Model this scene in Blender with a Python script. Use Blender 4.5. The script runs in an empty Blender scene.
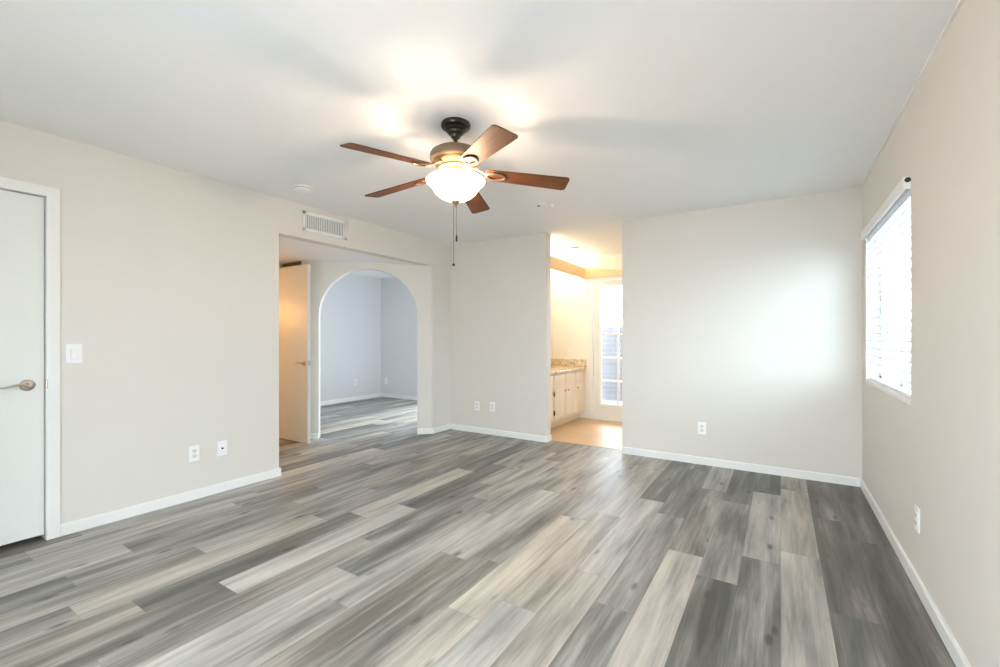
import bpy, bmesh, math, random
from mathutils import Vector, Matrix

# ------------------------------------------------------------------ camera, world, exposure
S = bpy.context.scene
COL = S.collection
cam = bpy.data.cameras.new('camera')
cam_o = bpy.data.objects.new('camera', cam); COL.objects.link(cam_o)
cam.sensor_width = 36.0; cam.sensor_fit = 'HORIZONTAL'
cam.lens = 440.6 / 1000 * 36.0
cam.shift_y = 0.0045
cam.clip_start = 0.02
cam_o.location = (0, 0, 1.21)
cam_o.rotation_euler = (math.radians(90), 0, math.radians(32.5))
S.camera = cam_o
S.view_settings.view_transform = 'Standard'
S.view_settings.look = 'None'
S.view_settings.gamma = 1.0
S.view_settings.use_curve_mapping = False
S.view_settings.exposure = 0.30
try:
    S.cycles.use_denoising = True
    S.cycles.max_bounces = 14
    S.cycles.diffuse_bounces = 8
    S.cycles.sample_clamp_indirect = 6.0
except Exception:
    pass
W = bpy.data.worlds.new('overcast_sky'); S.world = W; W.use_nodes = True
bg = W.node_tree.nodes['Background']
bg.inputs[0].default_value = (0.83, 0.92, 1.0, 1)
bg.inputs[1].default_value = 19.0


def portal(name, loc, rot, sx, sy):
    l = bpy.data.lights.new(name, 'AREA'); l.shape = 'RECTANGLE'; l.size = sx; l.size_y = sy
    l.cycles.is_portal = True
    o = bpy.data.objects.new(name, l); COL.objects.link(o); o.location = loc; o.rotation_euler = rot
    return o


R90 = math.pi / 2
# sky openings: bedroom window, opening added behind the camera, far room window, bathroom door
portal('portal_bedroom_window', (0.74, 3.72, 1.46), (0, R90, 0), 1.2, 1.5)
portal('portal_rear_fill', (-0.9, -0.93, 1.03), (R90, 0, 0), 1.3, 2.1)
portal('portal_far_room', (-4.375, 6.52, 1.08), (-R90, 0, 0), 1.9, 2.1)
portal('portal_bath_door', (-2.0, 6.52, 1.05), (-R90, 0, 0), 0.75, 2.05)

# ------------------------------------------------------------------ room measures
XL, XR, YB, YR, H = -3.715, 0.558, 4.60, -0.75, 2.44
T = 0.12


# ------------------------------------------------------------------ mesh builder
class MB:
    def __init__(self):
        self.bm = bmesh.new()

    def box(self, a, b, bev=0.0, mat=None):
        a2 = [min(a[i], b[i]) for i in range(3)]; b2 = [max(a[i], b[i]) for i in range(3)]
        c = [(a2[i] + b2[i]) / 2 for i in range(3)]; s = [b2[i] - a2[i] for i in range(3)]
        M = Matrix.Translation(c) @ Matrix.Diagonal((s[0], s[1], s[2], 1))
        if mat is not None: M = mat @ M
        if bev > 0:
            t = bmesh.new(); bmesh.ops.create_cube(t, size=1.0, matrix=Matrix.Diagonal((s[0], s[1], s[2], 1)))
            bmesh.ops.bevel(t, geom=t.edges[:], offset=bev, segments=2, affect='EDGES', profile=0.5)
            M2 = Matrix.Translation(c)
            if mat is not None: M2 = mat @ M2
            t.transform(M2); self.merge(t)
        else:
            bmesh.ops.create_cube(self.bm, size=1.0, matrix=M)
        return self

    def merge(self, t):
        me = bpy.data.meshes.new('tmp'); t.to_mesh(me); t.free(); self.bm.from_mesh(me); bpy.data.meshes.remove(me)

    def lathe(self, prof, seg=32, mat=None, closed=False):
        """profile of (r, z) turned about Z"""
        rings = []
        for r, z in prof:
            if r < 1e-6:
                v = Vector((0, 0, z)); v = mat @ v if mat else v
                rings.append([self.bm.verts.new(v)])
            else:
                ring = []
                for k in range(seg):
                    a = 2 * math.pi * k / seg
                    v = Vector((r * math.cos(a), r * math.sin(a), z)); v = mat @ v if mat else v
                    ring.append(self.bm.verts.new(v))
                rings.append(ring)
        pairs = list(zip(rings, rings[1:]))
        if closed: pairs.append((rings[-1], rings[0]))
        for p, q in pairs:
            if len(p) == 1 and len(q) == 1: continue
            for k in range(seg):
                k2 = (k + 1) % seg
                if len(p) == 1: self.bm.faces.new((p[0], q[k2], q[k]))
                elif len(q) == 1: self.bm.faces.new((p[k], p[k2], q[0]))
                else: self.bm.faces.new((p[k], p[k2], q[k2], q[k]))
        return self

    def tube(self, pts, rad, seg=10, mat=None, flat=1.0):
        pts = [Vector(p) for p in pts]
        if not isinstance(rad, (list, tuple)): rad = [rad] * len(pts)
        rings = []
        prev = None
        for i, p in enumerate(pts):
            d = (pts[min(i + 1, len(pts) - 1)] - pts[max(i - 1, 0)]).normalized()
            ref = Vector((0, 0, 1)) if abs(d.z) < 0.9 else Vector((1, 0, 0))
            if prev is not None: ref = prev
            s = d.cross(ref).normalized(); u = s.cross(d).normalized(); prev = u
            ring = []
            for k in range(seg):
                a = 2 * math.pi * k / seg
                v = p + s * math.cos(a) * rad[i] + u * math.sin(a) * rad[i] * flat
                if mat: v = mat @ v
                ring.append(self.bm.verts.new(v))
            rings.append(ring)
        for p, q in zip(rings, rings[1:]):
            for k in range(seg):
                k2 = (k + 1) % seg
                self.bm.faces.new((p[k], p[k2], q[k2], q[k]))
        self.bm.faces.new(rings[0]); self.bm.faces.new(rings[-1][::-1])
        return self

    def prism(self, poly, depth, mat=None, bev=0.0):
        """polygon in XY, extruded to +Z by depth, then transformed"""
        t = bmesh.new()
        lo = [t.verts.new((x, y, 0)) for x, y in poly]; hi = [t.verts.new((x, y, depth)) for x, y in poly]
        t.faces.new(lo[::-1]); t.faces.new(hi)
        n = len(poly)
        for i in range(n):
            j = (i + 1) % n
            t.faces.new((lo[i], lo[j], hi[j], hi[i]))
        bmesh.ops.recalc_face_normals(t, faces=t.faces[:])
        if bev > 0:
            bmesh.ops.bevel(t, geom=t.edges[:], offset=bev, segments=2, affect='EDGES', profile=0.5)
        if mat is not None: t.transform(mat)
        self.merge(t)
        return self

    def build(self, name, mat, parent=None, smooth=False):
        bmesh.ops.recalc_face_normals(self.bm, faces=self.bm.faces[:])
        me = bpy.data.meshes.new(name); self.bm.to_mesh(me); self.bm.free()
        if smooth:
            for p in me.polygons: p.use_smooth = True
            try: me.set_sharp_from_angle(angle=math.radians(40))
            except Exception: pass
        o = bpy.data.objects.new(name, me); COL.objects.link(o)
        if mat: me.materials.append(mat)
        if parent is not None:
            o.parent = parent
        return o


def empty(name, loc=(0, 0, 0), rz=0.0):
    o = bpy.data.objects.new(name, None); COL.objects.link(o)
    o.location = loc; o.rotation_euler = (0, 0, rz); o.empty_display_size = 0.1
    return o


def tag(o, label=None, cat=None, group=None, kind=None):
    if label: o['label'] = label
    if cat: o['category'] = cat
    if group: o['group'] = group
    if kind: o['kind'] = kind
    return o


def struct(o, label=None, cat=None):
    return tag(o, label, cat, None, 'structure')


def copy_tree(o, parent=None):
    c = o.copy(); COL.objects.link(c)
    if parent is not None: c.parent = parent
    for ch in list(o.children): copy_tree(ch, c)
    return c


def xform(loc, rx=0, ry=0, rz=0):
    return Matrix.Translation(loc) @ Matrix.Rotation(rz, 4, 'Z') @ Matrix.Rotation(ry, 4, 'Y') @ Matrix.Rotation(rx, 4, 'X')


# ------------------------------------------------------------------ materials
def mat_new(name):
    m = bpy.data.materials.new(name); m.use_nodes = True
    nt = m.node_tree
    return m, nt, nt.nodes['Principled BSDF']


def nd(nt, t, **kw):
    n = nt.nodes.new(t)
    for k, v in kw.items(): setattr(n, k, v)
    return n


def simple(name, col, rough=0.5, metal=0.0, noise=0.03, scale=30.0, bump=0.0, spec=0.5):
    m, nt, b = mat_new(name)
    tc = nd(nt, 'ShaderNodeTexCoord'); nz = nd(nt, 'ShaderNodeTexNoise')
    nz.inputs['Scale'].default_value = scale; nz.inputs['Detail'].default_value = 3
    nt.links.new(tc.outputs['Object'], nz.inputs['Vector'])
    rp = nd(nt, 'ShaderNodeValToRGB')
    rp.color_ramp.elements[0].color = (*[max(0, c * (1 - noise)) for c in col], 1)
    rp.color_ramp.elements[1].color = (*[min(1, c * (1 + noise)) for c in col], 1)
    nt.links.new(nz.outputs['Fac'], rp.inputs['Fac']); nt.links.new(rp.outputs['Color'], b.inputs['Base Color'])
    b.inputs['Roughness'].default_value = rough; b.inputs['Metallic'].default_value = metal
    b.inputs['Specular IOR Level'].default_value = spec
    if bump > 0:
        n2 = nd(nt, 'ShaderNodeTexNoise'); n2.inputs['Scale'].default_value = 160; n2.inputs['Detail'].default_value = 2
        nt.links.new(tc.outputs['Object'], n2.inputs['Vector'])
        bp = nd(nt, 'ShaderNodeBump'); bp.inputs['Strength'].default_value = bump; bp.inputs['Distance'].default_value = 0.002
        nt.links.new(n2.outputs['Fac'], bp.inputs['Height']); nt.links.new(bp.outputs['Normal'], b.inputs['Normal'])
    return m


M = {}
M['wall'] = simple('greige_wall_paint', (0.70, 0.675, 0.62), 0.6, noise=0.012, scale=3, bump=0.12, spec=0.3)
M['wall_grey'] = simple('pale_grey_wall_paint', (0.68, 0.69, 0.71), 0.6, noise=0.012, scale=3, bump=0.12, spec=0.3)
M['wall_cream'] = simple('cream_wall_paint', (0.84, 0.80, 0.70), 0.6, noise=0.012, scale=3, bump=0.12, spec=0.3)
M['ceiling'] = simple('white_ceiling_paint', (0.88, 0.89, 0.90), 0.8, noise=0.01, scale=3, bump=0.2, spec=0.2)
M['trim'] = simple('white_trim_paint', (0.82, 0.825, 0.81), 0.35, noise=0.01)
M['door'] = simple('white_door_paint', (0.765, 0.78, 0.75), 0.4, noise=0.01)
M['plastic'] = simple('white_plastic', (0.88, 0.88, 0.88), 0.3, noise=0.01)
M['plastic_shade'] = simple('shade_grey_plastic', (0.74, 0.74, 0.73), 0.35, noise=0.01)  # greyer tone stands for shadow lines around the rocker and sockets
M['slot'] = simple('dark_slot', (0.03, 0.03, 0.03), 0.7)
M['nickel'] = simple('satin_nickel', (0.55, 0.50, 0.43), 0.28, 1.0, noise=0.05)
M['bronze'] = simple('dark_bronze', (0.055, 0.045, 0.037), 0.35, 0.8, noise=0.2)
M['motor'] = simple('antique_bronze', (0.20, 0.135, 0.085), 0.45, 0.4, noise=0.15)
M['brass'] = simple('aged_brass', (0.40, 0.24, 0.09), 0.35, 0.9, noise=0.1)
M['chain'] = simple('dull_chain', (0.10, 0.085, 0.065), 0.7, 0.3)
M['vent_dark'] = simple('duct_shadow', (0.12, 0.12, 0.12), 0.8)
M['cabinet'] = simple('cream_cabinet_paint', (0.90, 0.81, 0.70), 0.45, noise=0.03)
M['fascia'] = simple('honey_wood_fascia', (0.85, 0.60, 0.34), 0.45, noise=0.06)
M['steel_dark'] = simple('dark_hinge_metal', (0.06, 0.05, 0.045), 0.4, 0.8)
M['grille'] = simple('olive_grey_metal', (0.24, 0.22, 0.15), 0.6)
M['concrete'] = simple('patio_concrete', (0.5, 0.5, 0.5), 0.9, noise=0.1, scale=8)


def wood_mat():
    m, nt, b = mat_new('cherry_blade_wood')
    tc = nd(nt, 'ShaderNodeTexCoord'); mp = nd(nt, 'ShaderNodeMapping'); mp.inputs['Scale'].default_value = (3, 45, 45)
    nz = nd(nt, 'ShaderNodeTexNoise'); nz.inputs['Scale'].default_value = 2.0; nz.inputs['Detail'].default_value = 5
    rp = nd(nt, 'ShaderNodeValToRGB')
    rp.color_ramp.elements[0].position = 0.3; rp.color_ramp.elements[0].color = (0.082, 0.030, 0.012, 1)
    rp.color_ramp.elements[1].position = 0.75; rp.color_ramp.elements[1].color = (0.185, 0.075, 0.030, 1)
    nt.links.new(tc.outputs['Object'], mp.inputs[0]); nt.links.new(mp.outputs[0], nz.inputs['Vector'])
    nt.links.new(nz.outputs['Fac'], rp.inputs['Fac']); nt.links.new(rp.outputs['Color'], b.inputs['Base Color'])
    b.inputs['Roughness'].default_value = 0.55; b.inputs['Specular IOR Level'].default_value = 0.25
    return m


M['blade'] = wood_mat()


def glow(name, col, strength, base=(0.9, 0.88, 0.84)):
    m, nt, b = mat_new(name)
    b.inputs['Base Color'].default_value = (*base, 1); b.inputs['Roughness'].default_value = 0.3
    b.inputs['Emission Color'].default_value = (*col, 1); b.inputs['Emission Strength'].default_value = strength
    return m


M['diffuser'] = glow('lit_diffuser', (1.0, 0.86, 0.68), 3.6)
M['globe'] = glow('lit_globe', (1.0, 0.55, 0.2), 8.0)


def bowl_mat():
    m, nt, b = mat_new('frosted_lit_glass')
    out = nt.nodes['Material Output']
    b.inputs['Base Color'].default_value = (0.92, 0.90, 0.86, 1); b.inputs['Roughness'].default_value = 0.3
    b.inputs['Emission Color'].default_value = (1.0, 0.86, 0.68, 1); b.inputs['Emission Strength'].default_value = 8.0
    tr = nd(nt, 'ShaderNodeBsdfTransparent'); tr.inputs[0].default_value = (1.0, 0.95, 0.88, 1)
    mx = nd(nt, 'ShaderNodeMixShader'); mx.inputs[0].default_value = 0.65
    nt.links.new(b.outputs[0], mx.inputs[1]); nt.links.new(tr.outputs[0], mx.inputs[2]); nt.links.new(mx.outputs[0], out.inputs[0])
    return m


M['bowl'] = bowl_mat()


def glass_mat(name='window_glass', tint=(1, 1, 1)):
    m, nt, b = mat_new(name)
    out = nt.nodes['Material Output']
    tr = nd(nt, 'ShaderNodeBsdfTransparent'); tr.inputs[0].default_value = (*tint, 1); gl = nd(nt, 'ShaderNodeBsdfGlossy'); gl.inputs['Roughness'].default_value = 0.02
    fr = nd(nt, 'ShaderNodeFresnel'); fr.inputs[0].default_value = 1.45
    mx = nd(nt, 'ShaderNodeMixShader')
    ge = nd(nt, 'ShaderNodeNewGeometry'); iv = nd(nt, 'ShaderNodeMath', operation='SUBTRACT'); iv.inputs[0].default_value = 1.0
    nt.links.new(ge.outputs['Backfacing'], iv.inputs[1])
    fm = nd(nt, 'ShaderNodeMath', operation='MULTIPLY'); nt.links.new(fr.outputs[0], fm.inputs[0]); nt.links.new(iv.outputs[0], fm.inputs[1])
    nt.links.new(fm.outputs[0], mx.inputs[0]); nt.links.new(tr.outputs[0], mx.inputs[1]); nt.links.new(gl.outputs[0], mx.inputs[2])
    nt.links.new(mx.outputs[0], out.inputs[0])
    return m


M['glass'] = glass_mat()
M['glass_tinted'] = glass_mat('tinted_window_glass', (0.66, 0.70, 0.73))   # tint added to dim the daylight; two faces pass about half


def slat_mat():
    m, nt, b = mat_new('white_blind_slat')
    out = nt.nodes['Material Output']
    df = nd(nt, 'ShaderNodeBsdfDiffuse'); df.inputs[0].default_value = (0.72, 0.72, 0.71, 1)
    tl = nd(nt, 'ShaderNodeBsdfTranslucent'); tl.inputs[0].default_value = (0.9, 0.9, 0.88, 1)
    mx = nd(nt, 'ShaderNodeMixShader'); mx.inputs[0].default_value = 0.1
    nt.links.new(df.outputs[0], mx.inputs[1]); nt.links.new(tl.outputs[0], mx.inputs[2]); nt.links.new(mx.outputs[0], out.inputs[0])
    return m


M['slat'] = slat_mat()


def floor_mat():
    m, nt, b = mat_new('grey_vinyl_plank')
    L = nt.links.new
    tc = nd(nt, 'ShaderNodeTexCoord')
    at = nd(nt, 'ShaderNodeAttribute', attribute_name='tone')
    sd = nd(nt, 'ShaderNodeAttribute', attribute_name='seed')
    hu = nd(nt, 'ShaderNodeAttribute', attribute_name='warm')
    off = nd(nt, 'ShaderNodeCombineXYZ')
    mul = nd(nt, 'ShaderNodeMath', operation='MULTIPLY'); mul.inputs[1].default_value = 61.7
    L(sd.outputs['Fac'], mul.inputs[0]); L(mul.outputs[0], off.inputs[0]); L(mul.outputs[0], off.inputs[1])
    add = nd(nt, 'ShaderNodeVectorMath', operation='ADD')
    L(tc.outputs['Object'], add.inputs[0]); L(off.outputs[0], add.inputs[1])

    def noise(sx, sy, detail, dist=0.0, rough=0.55):
        mp = nd(nt, 'ShaderNodeMapping'); mp.inputs['Scale'].default_value = (sx, sy, 1)
        n = nd(nt, 'ShaderNodeTexNoise'); n.inputs['Scale'].default_value = 1.0; n.inputs['Detail'].default_value = detail
        n.inputs['Distortion'].default_value = dist; n.inputs['Roughness'].default_value = rough
        L(add.outputs[0], mp.inputs[0]); L(mp.outputs[0], n.inputs['Vector'])
        return n.outputs['Fac']
    blotch = noise(11, 1.25, 3, 0.3, 0.5)
    streak = noise(42, 1.3, 4, 0.35, 0.55)
    fine = noise(200, 8, 2, 0.3)

    def madd(val, k, prev):
        s = nd(nt, 'ShaderNodeMath', operation='SUBTRACT'); s.inputs[1].default_value = 0.5; L(val, s.inputs[0])
        q = nd(nt, 'ShaderNodeMath', operation='MULTIPLY_ADD'); q.inputs[1].default_value = k
        L(s.outputs[0], q.inputs[0]); L(prev, q.inputs[2])
        return q.outputs[0]
    fl = nd(nt, 'ShaderNodeMath', operation='MULTIPLY_ADD'); fl.inputs[1].default_value = 0.80; fl.inputs[2].default_value = 0.11
    L(at.outputs['Fac'], fl.inputs[0])
    f = madd(blotch, 1.15, fl.outputs[0])
    f = madd(streak, 0.55, f)
    f = madd(fine, 0.3, f)
    # knots
    mp = nd(nt, 'ShaderNodeMapping'); mp.inputs['Scale'].default_value = (7.5, 2.6, 1)
    vo = nd(nt, 'ShaderNodeTexVoronoi'); vo.inputs['Scale'].default_value = 1.0
    L(add.outputs[0], mp.inputs[0]); L(mp.outputs[0], vo.inputs['Vector'])
    kr = nd(nt, 'ShaderNodeMapRange'); kr.inputs[1].default_value = 0.02; kr.inputs[2].default_value = 0.14
    kr.inputs[3].default_value = -0.45; kr.inputs[4].default_value = 0.0
    L(vo.outputs['Distance'], kr.inputs[0])
    ad = nd(nt, 'ShaderNodeMath', operation='ADD'); L(f, ad.inputs[0]); L(kr.outputs[0], ad.inputs[1])
    rp = nd(nt, 'ShaderNodeValToRGB'); cr = rp.color_ramp
    cr.elements[0].position = 0.0; cr.elements[0].color = (0.068, 0.065, 0.058, 1)
    cr.elements[1].position = 1.0; cr.elements[1].color = (0.60, 0.575, 0.515, 1)
    e = cr.elements.new(0.33); e.color = (0.163, 0.157, 0.144, 1)
    e = cr.elements.new(0.66); e.color = (0.378, 0.364, 0.335, 1)
    L(ad.outputs[0], rp.inputs['Fac'])
    wm = nd(nt, 'ShaderNodeMixRGB', blend_type='MULTIPLY'); wm.inputs[2].default_value = (1.04, 0.97, 0.86, 1)
    L(hu.outputs['Fac'], wm.inputs[0]); L(rp.outputs['Color'], wm.inputs[1])
    # seams between planks: uv runs in metres from the plank's own corner, size in attribute
    uv = nd(nt, 'ShaderNodeUVMap', uv_map='plank'); sp = nd(nt, 'ShaderNodeSeparateXYZ'); L(uv.outputs[0], sp.inputs[0])
    mn = nd(nt, 'ShaderNodeMath', operation='MINIMUM'); L(sp.outputs[0], mn.inputs[0]); L(sp.outputs[1], mn.inputs[1])
    sm = nd(nt, 'ShaderNodeMapRange'); sm.inputs[1].default_value = 0.0; sm.inputs[2].default_value = 0.003
    sm.inputs[3].default_value = 0.55; sm.inputs[4].default_value = 1.0
    L(mn.outputs[0], sm.inputs[0])
    mm = nd(nt, 'ShaderNodeMixRGB', blend_type='MULTIPLY'); mm.inputs[0].default_value = 1.0
    L(wm.outputs[0], mm.inputs[1]); L(sm.outputs[0], mm.inputs[2])
    L(mm.outputs[0], b.inputs['Base Color'])
    rr = nd(nt, 'ShaderNodeMapRange'); rr.inputs[3].default_value = 0.36; rr.inputs[4].default_value = 0.52
    L(streak, rr.inputs[0]); L(rr.outputs[0], b.inputs['Roughness'])
    bp = nd(nt, 'ShaderNodeBump'); bp.inputs['Strength'].default_value = 0.15; bp.inputs['Distance'].default_value = 0.001
    L(fine, bp.inputs['Height']); L(bp.outputs[0], b.inputs['Normal'])
    b.inputs['Specular IOR Level'].default_value = 0.5
    return m


M['floor'] = floor_mat()


def brick(name, c1, c2, mortar, bw, bh, ms, rough, rot=(0, 0, 0), offset=0.5):
    m, nt, b = mat_new(name)
    tc = nd(nt, 'ShaderNodeTexCoord'); mp = nd(nt, 'ShaderNodeMapping'); mp.inputs['Rotation'].default_value = rot
    br = nd(nt, 'ShaderNodeTexBrick'); br.offset = offset
    br.inputs['Color1'].default_value = (*c1, 1); br.inputs['Color2'].default_value = (*c2, 1); br.inputs['Mortar'].default_value = (*mortar, 1)
    br.inputs['Scale'].default_value = 1.0; br.inputs['Mortar Size'].default_value = ms
    br.inputs['Brick Width'].default_value = bw; br.inputs['Row Height'].default_value = bh
    nt.links.new(tc.outputs['Object'], mp.inputs[0]); nt.links.new(mp.outputs[0], br.inputs['Vector'])
    nt.links.new(br.outputs['Color'], b.inputs['Base Color']); b.inputs['Roughness'].default_value = rough
    return m


M['tile'] = brick('tan_floor_tile', (0.63, 0.42, 0.23), (0.57, 0.38, 0.21), (0.50, 0.34, 0.20), 0.33, 0.33, 0.004, 0.35, offset=0.0)
M['block'] = brick('grey_block_wall', (0.33, 0.33, 0.36), (0.30, 0.30, 0.325), (0.42, 0.42, 0.44), 0.40, 0.10, 0.008, 0.9, rot=(R90, 0, 0))


def granite_mat():
    m, nt, b = mat_new('speckled_granite')
    tc = nd(nt, 'ShaderNodeTexCoord')
    vo = nd(nt, 'ShaderNodeTexVoronoi'); vo.inputs['Scale'].default_value = 32
    nz = nd(nt, 'ShaderNodeTexNoise'); nz.inputs['Scale'].default_value = 24; nz.inputs['Detail'].default_value = 4
    nt.links.new(tc.outputs['Object'], vo.inputs['Vector']); nt.links.new(tc.outputs['Object'], nz.inputs['Vector'])
    sp = nd(nt, 'ShaderNodeSeparateColor'); nt.links.new(vo.outputs['Color'], sp.inputs[0])
    mx = nd(nt, 'ShaderNodeMath', operation='MULTIPLY_ADD'); mx.inputs[1].default_value = 0.55
    hf = nd(nt, 'ShaderNodeMath', operation='MULTIPLY'); hf.inputs[1].default_value = 0.5; nt.links.new(nz.outputs['Fac'], hf.inputs[0])
    nt.links.new(sp.outputs[0], mx.inputs[0]); nt.links.new(hf.outputs[0], mx.inputs[2])
    rp = nd(nt, 'ShaderNodeValToRGB'); cr = rp.color_ramp
    cr.elements[0].position = 0.16; cr.elements[0].color = (0.22, 0.14, 0.09, 1)
    cr.elements[1].position = 0.75; cr.elements[1].color = (0.78, 0.66, 0.50, 1)
    e = cr.elements.new(0.34); e.color = (0.62, 0.47, 0.31, 1)
    nt.links.new(mx.outputs[0], rp.inputs['Fac']); nt.links.new(rp.outputs['Color'], b.inputs['Base Color'])
    b.inputs['Roughness'].default_value = 0.15
    return m


M['granite'] = granite_mat()
M['mirror'] = simple('mirror_silver', (0.92, 0.92, 0.92), 0.02, 1.0, noise=0.0)


# ------------------------------------------------------------------ the setting
def wall_x(mb, x0, x1, y0, y1, z0, z1, holes):
    """wall slab running along Y with rectangular holes (ya, yb, za, zb)"""
    ys = sorted({y0, y1, *[v for h in holes for v in h[:2]]}); zs = sorted({z0, z1, *[v for h in holes for v in h[2:]]})
    for ya, yb in zip(ys, ys[1:]):
        for za, zb in zip(zs, zs[1:]):
            cy, cz = (ya + yb) / 2, (za + zb) / 2
            if any(h[0] < cy < h[1] and h[2] < cz < h[3] for h in holes): continue
            mb.box((x0, ya, za), (x1, yb, zb))


def wall_y(mb, y0, y1, x0, x1, z0, z1, holes):
    xs = sorted({x0, x1, *[v for h in holes for v in h[:2]]}); zs = sorted({z0, z1, *[v for h in holes for v in h[2:]]})
    for xa, xb in zip(xs, xs[1:]):
        for za, zb in zip(zs, zs[1:]):
            cx, cz = (xa + xb) / 2, (za + zb) / 2
            if any(h[0] < cx < h[1] and h[2] < cz < h[3] for h in holes): continue
            mb.box((xa, y0, za), (xb, y1, zb))


def clean(mb):
    bmesh.ops.remove_doubles(mb.bm, verts=mb.bm.verts[:], dist=1e-5)
    # drop interior faces shared by two slabs
    seen = {}
    for f in mb.bm.faces:
        k = tuple(sorted(v.index for v in f.verts)); seen.setdefault(k, []).append(f)
    return mb


ALC0, ALC1, HD = 2.22, 4.24, 2.13            # hall opening in the left wall and its soffit
m = MB(); wall_x(m, XL - T, XL, YR - T, YB + T, 0, H, [(-0.005, 0.772, 0, 2.062), (ALC0, ALC1, 0, HD)])
struct(m.build('wall_left', M['wall']), 'greige left wall with white door, hall opening and vent above it', 'wall')
WY0, WY1, WZ0, WZ1 = 3.01, 4.41, 0.88, 2.03
m = MB(); wall_x(m, XR, XR + 0.14, YR - T, YB + T, 0, H, [(WY0, WY1, WZ0, WZ1)])
struct(m.build('wall_right', M['wall']), 'beige right wall with the blind covered window', 'wall')
OX0, OX1 = -2.295, -1.407
m = MB(); wall_y(m, YB, YB + T, XL, XR, 0, H, [(OX0, OX1, 0, H)])
struct(m.build('wall_back', M['wall']), 'back wall split by the full height bathroom opening', 'wall')
m = MB(); wall_y(m, YR - T, YR, XL, XR, 0, H, [(-1.45, -0.35, 0.02, 2.08)])
struct(m.build('wall_rear', M['wall']), 'greige wall behind the camera with opening added for fill light', 'wall')
m = MB(); m.box((-7.2, -0.95, H), (0.8, 6.6, H + 0.12))
struct(m.build('ceiling', M['ceiling']), 'flat white ceiling over the room', 'ceiling')

# hall beside the room: soffit, angled arch wall, nook walls
m = MB(); m.prism([(-5.42, 2.10), (XL - T, 2.10), (XL - T, 4.135), (-4.81, 3.16), (-5.42, 3.16)], H - HD, xform((0, 0, HD)))
struct(m.build('ceiling_hall', M['ceiling']), 'lower white ceiling of the little hall', 'ceiling')

AC = (-7.97)                                   # arch wall front plane: x - y = -7.97
AS, AR, AZ = -0.398, 0.583, 1.48               # arch centre along the wall, radius, springing height
s0, s1 = (-4.81 + -4.81 + 7.97) / math.sqrt(2), (XL + XL + 7.97) / math.sqrt(2)


def arch_wall():
    t = bmesh.new()
    n = 28
    pts = [(AS - AR, 0.0)] + [(AS - AR * math.cos(math.pi * k / n), AZ + AR * math.sin(math.pi * k / n)) for k in range(n + 1)] + [(AS + AR, 0.0)]
    F, B = [], []
    # front / back strips: between the arch line and the outer rectangle, column by column
    def quad(a, b, c, d):
        vs = [t.verts.new((p[0], y, p[1])) for p in (a, b, c, d) for y in (0,)]
        t.faces.new(vs)
    th = 0.12
    def both(a, b, c, d):
        for y, o in ((0, 1), (th, -1)):
            vs = [t.verts.new((p[0], y, p[1])) for p in (a, b, c, d)]
            t.faces.new(vs[::o])
    both((s0, 0), (AS - AR, 0), (AS - AR, H), (s0, H))
    both((AS + AR, 0), (s1, 0), (s1, H), (AS + AR, H))
    for p, q in zip(pts[1:-1], pts[2:-1]):
        both(p, q, (q[0], H), (p[0], H))
    for p, q in zip(pts, pts[1:]):
        t.faces.new([t.verts.new(v) for v in ((p[0], 0, p[1]), (q[0], 0, q[1]), (q[0], th, q[1]), (p[0], th, p[1]))])
    for s in (s0, s1):
        t.faces.new([t.verts.new(v) for v in ((s, 0, 0), (s, th, 0), (s, th, H), (s, 0, H))])
    t.faces.new([t.verts.new(v) for v in ((s0, 0, H), (s0, th, H), (s1, th, H), (s1, 0, H))])
    bmesh.ops.remove_doubles(t, verts=t.verts[:], dist=1e-4)
    # local x -> (1,1)/sqrt2, local y -> (-1,1)/sqrt2, through the point of the plane nearest s = 0
    t.transform(Matrix.Translation((AC / 2, -AC / 2, 0)) @ Matrix.Rotation(math.radians(45), 4, 'Z'))
    mb = MB(); mb.merge(t)
    return mb


struct(arch_wall().build('wall_arch', M['wall']), 'angled wall with the round topped archway to the grey room', 'wall')
m = MB(); m.box((-5.9, 2.10, 0), (XL - T, ALC0, H))
struct(m.build('wall_hall_near', M['wall']), 'hall side wall behind the left wall', 'wall')
m = MB(); m.box((-7.1, 3.16, 0), (-4.82, 3.28, H))
struct(m.build('wall_hall_far', M['wall']), 'hall wall behind the open door', 'wall')
m = MB(); wall_x(m, -5.42, -5.30, 2.10, 3.16, 0, H, [(2.27, 3.04, 0, 2.06)])
struct(m.build('wall_hall_left', M['wall']), 'hall wall holding the doorway of the open door', 'wall')
# unseen room beyond the hall doorway, guessed in to supply the warm light
m = MB(); m.box((-7.1, 1.0, 0), (-6.98, 3.16, H)); m.box((-7.1, 0.88, 0), (-5.9, 1.0, H)); m.box((-6.02, 1.0, 0), (-5.9, 2.1, H))
struct(m.build('wall_side_room', M['wall_cream']), 'guessed cream walls of the unseen room beyond the hall door', 'wall')

# grey room beyond the arch
m = MB(); m.box((-7.1, 3.24, 0), (-6.97, 6.48, H))
struct(m.build('wall_grey_left', M['wall_grey']), 'pale grey left wall seen through the arch', 'wall')
m = MB(); wall_y(m, 6.36, 6.48, -6.97, -3.20, 0, H, [(-5.3, -3.45, 0.05, 2.1)])
struct(m.build('wall_grey_far', M['wall_grey']), 'grey far wall seen through the arch', 'wall')
m = MB(); m.box((-3.32, YB + T, 0), (-3.20, 6.36, H)); m.box((XL - T, YB + 0.002, 0), (XL, YB + T, H))
struct(m.build('wall_grey_right', M['wall_grey']), 'wall between the grey room and the bathroom', 'wall')

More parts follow.
